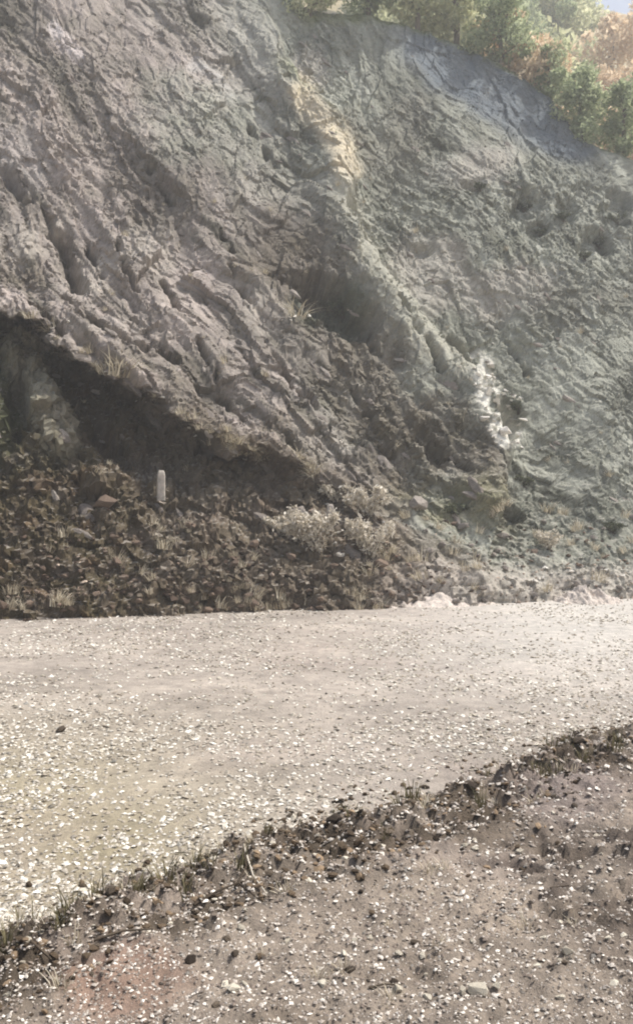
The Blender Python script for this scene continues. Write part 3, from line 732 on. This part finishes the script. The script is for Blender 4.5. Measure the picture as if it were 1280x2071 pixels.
r = random.Random(51)
for _ in range(260):
    px = r.uniform(-20, 800); py = 1232 - 170 * r.random() ** 1.3
    if float(fbm(np.array([px / 60]), np.array([py / 45]), 883, 2)[0]) < 0.18: continue
    plant_on(px, py, r.choice(TUFT), r.uniform(.3, .85), 'dry_grass_tuft', 'straw coloured grass tuft on the rubble of the dark bank', 'grass', 'dry tufts on the dark bank', 'slope', r)
for _ in range(34):
    px = r.uniform(820, 1300); py = 1200 - 190 * r.random() ** 1.2
    plant_on(px, py, r.choice(TUFT), r.uniform(.45, .9), 'dry_grass_tuft', 'straw coloured grass tuft at the foot of the pale slope', 'grass', 'dry tufts under the pale slope', 'slope', r)
lip = np.array(LIP[2:])
for _ in range(40):
    px = r.uniform(60, 640); py = float(np.interp(px, lip[:, 0], lip[:, 1])) - r.uniform(0, 34)
    plant_on(px, py, r.choice(HANG), r.uniform(.3, .75), 'dry_grass_tuft', 'dry grass hanging over the lip of the undercut bank', 'grass', 'grass along the overhang', 'slope', r, 0.5)
plant_on(232, 762, HANG[0], 1.6, 'dry_grass_tuft', 'biggest pale grass clump hanging from the lip of the overhang', 'grass', None, 'slope', r)
plant_on(598, 640, HANG[1], 1.1, 'dry_grass_tuft', 'pale grass clump beside the dark hollow in mid slope', 'grass', None, 'slope', r)
for _ in range(50):
    px = r.uniform(30, 1270); py = r.uniform(340, 960)
    plant_on(px, py, r.choice(TUFT), r.uniform(.25, .6), 'dry_grass_tuft', 'small dry tuft rooted in the open rock face', 'grass', 'tufts on the rock face', 'slope', r, 0.6)
for _ in range(75):
    px = r.uniform(-20, 1290); py = float(np.interp(px, [0, 250, 480, 640, 800, 1000, 1150, 1280], [1955, 1850, 1765, 1710, 1665, 1610, 1545, 1505])) + r.gauss(0, 22)
    g = r.random() < 0.5
    plant_on(px, py, r.choice(WEED if g else NEAR), r.uniform(.45, 1.0), 'weed' if g else 'dry_grass_tuft',
             'low olive weed growing on the windrow at the near road edge' if g else 'small straw tuft growing on the windrow at the near road edge', 'weed' if g else 'grass',
             'weeds of the windrow' if g else 'straw tufts of the windrow', 'ground', r)
for _ in range(26):
    px = r.uniform(0, 1280); py = r.uniform(1640, 2050)
    if py < np.interp(px, [0, 480, 1000, 1280], [1980, 1830, 1680, 1580]): continue
    plant_on(px, py, r.choice(NEAR), r.uniform(.35, .7), 'dry_grass_tuft', 'tiny straw tuft on the open ground of the near verge', 'grass', 'straw tufts of the near verge', 'ground', r)

def tube(V, Fc, pts, r0, r1, k=5):
    b0 = len(V); m_ = len(pts)
    for i, p in enumerate(pts):
        d_ = (pts[min(i + 1, m_ - 1)] - pts[max(i - 1, 0)]).normalized(); a = d_.orthogonal().normalized(); b = d_.cross(a); rr = r0 + (r1 - r0) * i / (m_ - 1)
        for j in range(k):
            q = 6.2832 * j / k; V.append(p + a * (rr * math.cos(q)) + b * (rr * math.sin(q)))
    for i in range(m_ - 1):
        for j in range(k):
            Fc.append((b0 + i * k + j, b0 + i * k + (j + 1) % k, b0 + (i + 1) * k + (j + 1) % k, b0 + (i + 1) * k + j))

def leaves_mesh(name, m, centres, size, seed):
    q = np.random.default_rng(seed); n_ = len(centres); C = np.asarray(centres)
    a = q.normal(0, 1, (n_, 3)); a /= np.linalg.norm(a, axis=1, keepdims=True); b = q.normal(0, 1, (n_, 3)); b = np.cross(a, b); b /= np.linalg.norm(b, axis=1, keepdims=True)
    s = size * q.uniform(.6, 1.35, (n_, 1))
    P = np.stack([C - a * s, C + b * s * .45, C + a * s, C - b * s * .45], 1).reshape(-1, 3)
    return mesh_np(name, P, np.arange(4 * n_).reshape(-1, 4), m, False)

def shrub(loc, wdt, h, leafm, nleaf, size, label, cat='shrub', group=None, seed=0, name='shrub', stemm=None):
    q = random.Random(seed); root = bpy.data.objects.new(name, None); COL.objects.link(root); root.location = loc; tag(root, label, cat, group)
    V, Fc, C = [], [], []
    for i in range(11):
        a = q.uniform(0, 6.28); e = Vector((math.cos(a) * wdt * q.uniform(.3, 1), math.sin(a) * wdt * q.uniform(.2, .7), h * q.uniform(.55, 1)))
        m1 = e * 0.5 + Vector((q.gauss(0, .08) * wdt, q.gauss(0, .08) * wdt, .12 * h)); pts = [Vector((q.gauss(0, .04), q.gauss(0, .04), -.06)), m1 * .5, m1, e]
        tube(V, Fc, pts, 0.012, 0.003, 4)
        for _ in range(nleaf // 11):
            t = q.random() ** .6; p = m1 * (1 - t) + e * t if q.random() < .75 else m1 * t
            C.append((p.x + q.gauss(0, .1) * wdt, p.y + q.gauss(0, .1) * wdt, max(0.01, p.z + q.gauss(0, .07) * h)))
    o = link('stems', mesh_np('stems', np.array([v[:] for v in V]), np.array(Fc), stemm or M_twig, True), root)
    link('foliage', leaves_mesh('foliage', leafm, C, size, seed), root)
    return root
for px, py, wd, h, nl, lab in ((680, 1010, 0.45, 0.35, 700, 'small pale shrub at the top of the shrub clump'),
                               (742, 1040, 0.5, 0.6, 1000, 'pale dry shrub, upper right of the clump on the dark bank'),
                               (640, 1112, 0.62, 0.85, 1500, 'widest pale dry shrub, lower left of the clump on the dark bank'),
                               (748, 1125, 0.5, 0.75, 1200, 'pale dry shrub, lower right of the clump on the dark bank'),
                               (575, 1085, 0.40, 0.38, 700, 'small pale shrub at the left end of the shrub clump'),
                               (1110, 1110, 0.40, 0.40, 450, 'pale dry shrub low on the right part of the slope')):
    shrub(on_slope(px, py)[0], wd, h, M_dryleaf, int(nl * 1.5), 0.045, lab, seed=int(px))
shrub(on_slope(680, 640)[0], 0.7, 0.40, M_olive, 900, 0.035, 'dark shrub growing in the hollow in mid slope', seed=3)
for i, (px, py, s) in enumerate(((962, 380, .25), (1062, 425, .40), (1140, 440, .32), (1092, 470, .25), (1212, 505, .42), (1245, 450, .42), (1180, 520, .25), (1046, 830, .34))):
    shrub(on_slope(px, py)[0], s, s * .75, M_olive, 350, 0.04,
          'dark bush in the round hollow beside the bright crest' if i == 7 else 'dusty dark bush high on the right part of the slope', group=None if i == 7 else 'bushes high on the slope', seed=60 + i, name='bush')
for px, py, s, lab in ((1235, 1075, .42, 'grey green bush low on the slope by the right edge'), (1060, 980, .4, 'olive bush just above the mossy patch'), (920, 1040, .45, 'olive bush in the middle of the mossy patch')):
    shrub(on_slope(px, py)[0], s, s * .6, M_olive, 420, 0.04, lab, seed=int(px + py), name='bush')

def twig(path, r0, label, name='twig', m=None, forks=(), cat='twig'):
    pts = []
    for px, py, dz in path:
        x, y = ground_pt(px, py); xa, ya = np.array([x]), np.array([y]); pts.append(Vector((x, y, float(np.maximum(verge_z(xa, ya)[0], road_z(xa, ya))[0]) + dz)))
    o0 = pts[0].copy(); V, Fc = [], []; tube(V, Fc, [p - o0 for p in pts], r0, r0 * .5, 6)
    for f in forks:
        q = []
        for px, py, dz in f:
            x, y = ground_pt(px, py); xa, ya = np.array([x]), np.array([y]); q.append(Vector((x, y, float(np.maximum(verge_z(xa, ya)[0], road_z(xa, ya))[0]) + dz)) - o0)
        tube(V, Fc, q, r0 * .8, r0 * .3, 6)
    o = link(name, mesh_np(name, np.array([v[:] for v in V]), np.array(Fc), m or M_twig, True)); o.location = o0
    return tag(o, label, cat)
twig([(392, 1852, .02), (440, 1832, .03), (482, 1814, .035), (500, 1795, .05)], 0.007, 'dark forked twig lying across the windrow, left of centre', forks=[[(484, 1815, .035), (520, 1838, .02), (545, 1842, .015)], [(498, 1797, .05), (492, 1772, .06)]])
twig([(492, 1770, .05), (512, 1800, .04), (540, 1836, .02)], 0.006, 'pale bare stick crossing the dark forked twig', m=M_dryleaf, name='stick', cat='stick')
twig([(190, 1932, .02), (250, 1922, .025), (310, 1916, .02)], 0.007, 'long dark stick on the windrow above the reddish earth', name='stick', cat='stick')
twig([(62, 1980, .02), (105, 1972, .02)], 0.006, 'short dark stick low at the left edge', name='stick', cat='stick')
twig([(745, 2012, .008), (775, 2012, .012), (812, 2008, .008)], 0.005, 'thin dark twig on bare ground near the bottom edge')
twig([(1112, 1798, .015), (1150, 1796, .02)], 0.006, 'short dark stick in the hollow on the right', name='stick', cat='stick')

def post(px, py, hgt, wdt, label, lean):
    p, _ = on_slope(px, py)
    root = bpy.data.objects.new('marker_post', None); COL.objects.link(root); root.location = p - Vector((0, 0, .05)); root.rotation_euler = (0.05, lean, 0.3); tag(root, label, 'post')
    bm = bmesh.new(); prof = [(0, 1.0), (.85, .9), (.94, .8), (1.0, .5)]
    rings = []
    for t, s in prof:
        rings.append([bm.verts.new((wdt / 2 * s * cx, wdt / 2.6 * s * cy, hgt * t + .05)) for cx, cy in ((-1, -.7), (-.7, -1), (.7, -1), (1, -.7), (1, .7), (.7, 1), (-.7, 1), (-1, .7))])
    for a, b in zip(rings[:-1], rings[1:]):
        for i in range(8): bm.faces.new((a[i], a[(i + 1) % 8], b[(i + 1) % 8], b[i]))
    bm.faces.new(rings[-1]); bm.faces.new(rings[0][::-1])
    me = bpy.data.meshes.new('shaft'); bm.to_mesh(me); bm.free(); me.materials.append(M_post); link('shaft', me, root)
    link('footing', hull_mesh('footing', M_postband, 18, (wdt * .8, wdt * .75, .07), int(px)), root)
    return root
post(326, 1012, 0.62, 0.17, 'white upright marker post on the dark bank, left of the shrubs', 0.0)
post(667, 1070, 0.55, 0.15, 'pale upright marker post standing among the dry shrubs', 0.03)

# ------------------------------------------------------------------ trees behind the ridge
def crown_mesh(name, m, seed, n=5200, leaf=0.14):
    q = random.Random(seed); C = []
    lobes = [(Vector((q.gauss(0, .75), q.gauss(0, .75), q.uniform(.5, 4.4))), q.uniform(.5, 1.15)) for _ in range(20)]
    for _ in range(n):
        c, rr = q.choice(lobes); v = Vector((q.gauss(0, 1), q.gauss(0, 1), q.gauss(0, 1))).normalized() * rr * q.random() ** .35
        p = c + Vector((v.x, v.y, v.z * .75)); C.append(p[:])
    return leaves_mesh(name, m, C, leaf, seed), lobes
def trunk_mesh(name, lobes, seed):
    V, Fc = [], []; tube(V, Fc, [Vector((0, 0, -.5)), Vector((.05, 0, 1.2)), Vector((-.05, .05, 2.6)), Vector((.02, 0, 4.0))], .17, .04, 7)
    for c, rr in lobes[:8]:
        st = Vector((0, 0, max(.9, c.z - 1.3))); tube(V, Fc, [st, (st + c) / 2 + Vector((0, 0, -.1)), c], .06, .015, 5)
    return mesh_np(name, np.array([v[:] for v in V]), np.array(Fc), M_bark, True)
KINDS = []
for i, m in enumerate((M_green, M_yellow, M_orange, M_green)):
    cm, lb = crown_mesh('crown', m, 600 + i); KINDS.append((cm, trunk_mesh('trunk', lb, i)))
def tree(x, y, z, s, kind, label, group, rot):
    root = bpy.data.objects.new('tree', None); COL.objects.link(root); root.location = (x, y, z); root.scale = (s, s, s * 1.05); root.rotation_euler = (0, 0, rot); tag(root, label, 'tree', group)
    link('crown', KINDS[kind][0], root); link('trunk', KINDS[kind][1], root)
def tree_px(px, py_base, dist, s, kind, label, group=None, rot=0.0):
    d_ = ray(np.float64(px), np.float64(py_base)); t_ = dist / d_[1]; tree(d_[0] * t_, dist, CAMZ + d_[2] * t_, s, kind, label, group, rot)

r = random.Random(71)
ridge_u = [(640, 1, .60, 0.8, 'yellow green tree behind the ridge at the top centre'), (760, 0, .62, 1.0, 'green tree behind the ridge, second from the top centre'),
           (860, 1, .75, 1.0, 'yellow green tree on the ridge above the brown rock'), (950, 1, .8, 1.4, 'tall yellow green tree left of the autumn trees'),
           (1025, 3, .62, 0.8, 'green tree on the ridge above the blue grey band'), (1100, 2, .78, 2.2, 'orange autumn tree near the top right corner'),
           (1185, 2, .80, 3.2, 'pale orange tree at the top right corner'), (1125, 3, .42, 0.7, 'low green tree below the orange autumn tree'),
           (1192, 0, .58, 0.8, 'green tree at the right edge below the autumn trees'), (1262, 3, .55, 0.6, 'low green tree cut by the right edge of the picture'),
           (1250, 2, .60, 5.0, 'small orange tree behind the green trees at the right edge'), (1400, 0, .7, 1.5, 'green tree beyond the right end of the ridge')]
for px, kind, s, back, lab in ridge_u:
    py = float(np.interp(px, rp[:, 0], rp[:, 1]))
    u, s_ = px_to_us(np.float64(px), np.float64(py)); i = int(np.searchsorted(US, u)); j = int(np.searchsorted(SS, SR[0, i] + back))
    p = POS[min(j, len(SS) - 1), i]; tree(p[0], p[1], p[2] - .2, s, kind, lab, None, r.uniform(0, 6))
for _ in range(75):
    x = r.uniform(-8, 44); y = r.uniform(40, 94); z = float(hill_z(np.array([x]), np.array([y]))[0])
    kd = r.choice((2, 2, 1, 2, 0) if x > 0.26 * y else (0, 1, 3, 1))
    tree(x, y, z - .2, r.uniform(1.0, 1.6), kd, ('hazy green tree on the far hillside behind the ridge', 'hazy yellowish tree on the far hillside behind the ridge', 'hazy orange tree on the far hillside behind the ridge', 'hazy green tree on the far hillside behind the ridge')[kd],
         ('green trees on the far hillside', 'yellowish trees on the far hillside', 'orange trees on the far hillside', 'green trees on the far hillside')[kd], r.uniform(0, 6))

# ------------------------------------------------------------------ dusty air
zt = max(max((o.matrix_basis @ Vector(c)).z for c in o.bound_box) for o in (slope, hill)) + 10
bm = bmesh.new(); bmesh.ops.create_cube(bm, size=1.0); me = bpy.data.meshes.new('haze'); bm.to_mesh(me); bm.free()
haze = link('haze', me); haze.scale = (320, 320, zt + 2.0); haze.location = (0, 0, (zt - 2.0) / 2)
hm = bpy.data.materials.new('haze'); hm.use_nodes = True; hn = hm.node_tree; hn.nodes.remove(hn.nodes['Principled BSDF'])
pv = nd(hn, 'ShaderNodeVolumePrincipled'); pv.inputs['Color'].default_value = (0.89, 0.92, 0.95, 1); pv.inputs['Density'].default_value = 0.0031; pv.inputs['Anisotropy'].default_value = 0.35
hn.links.new(pv.outputs[0], hn.nodes['Material Output'].inputs['Volume']); me.materials.append(hm)
tag(haze, 'thin pale dust hanging in the air over road and slope', 'haze', kind='stuff')
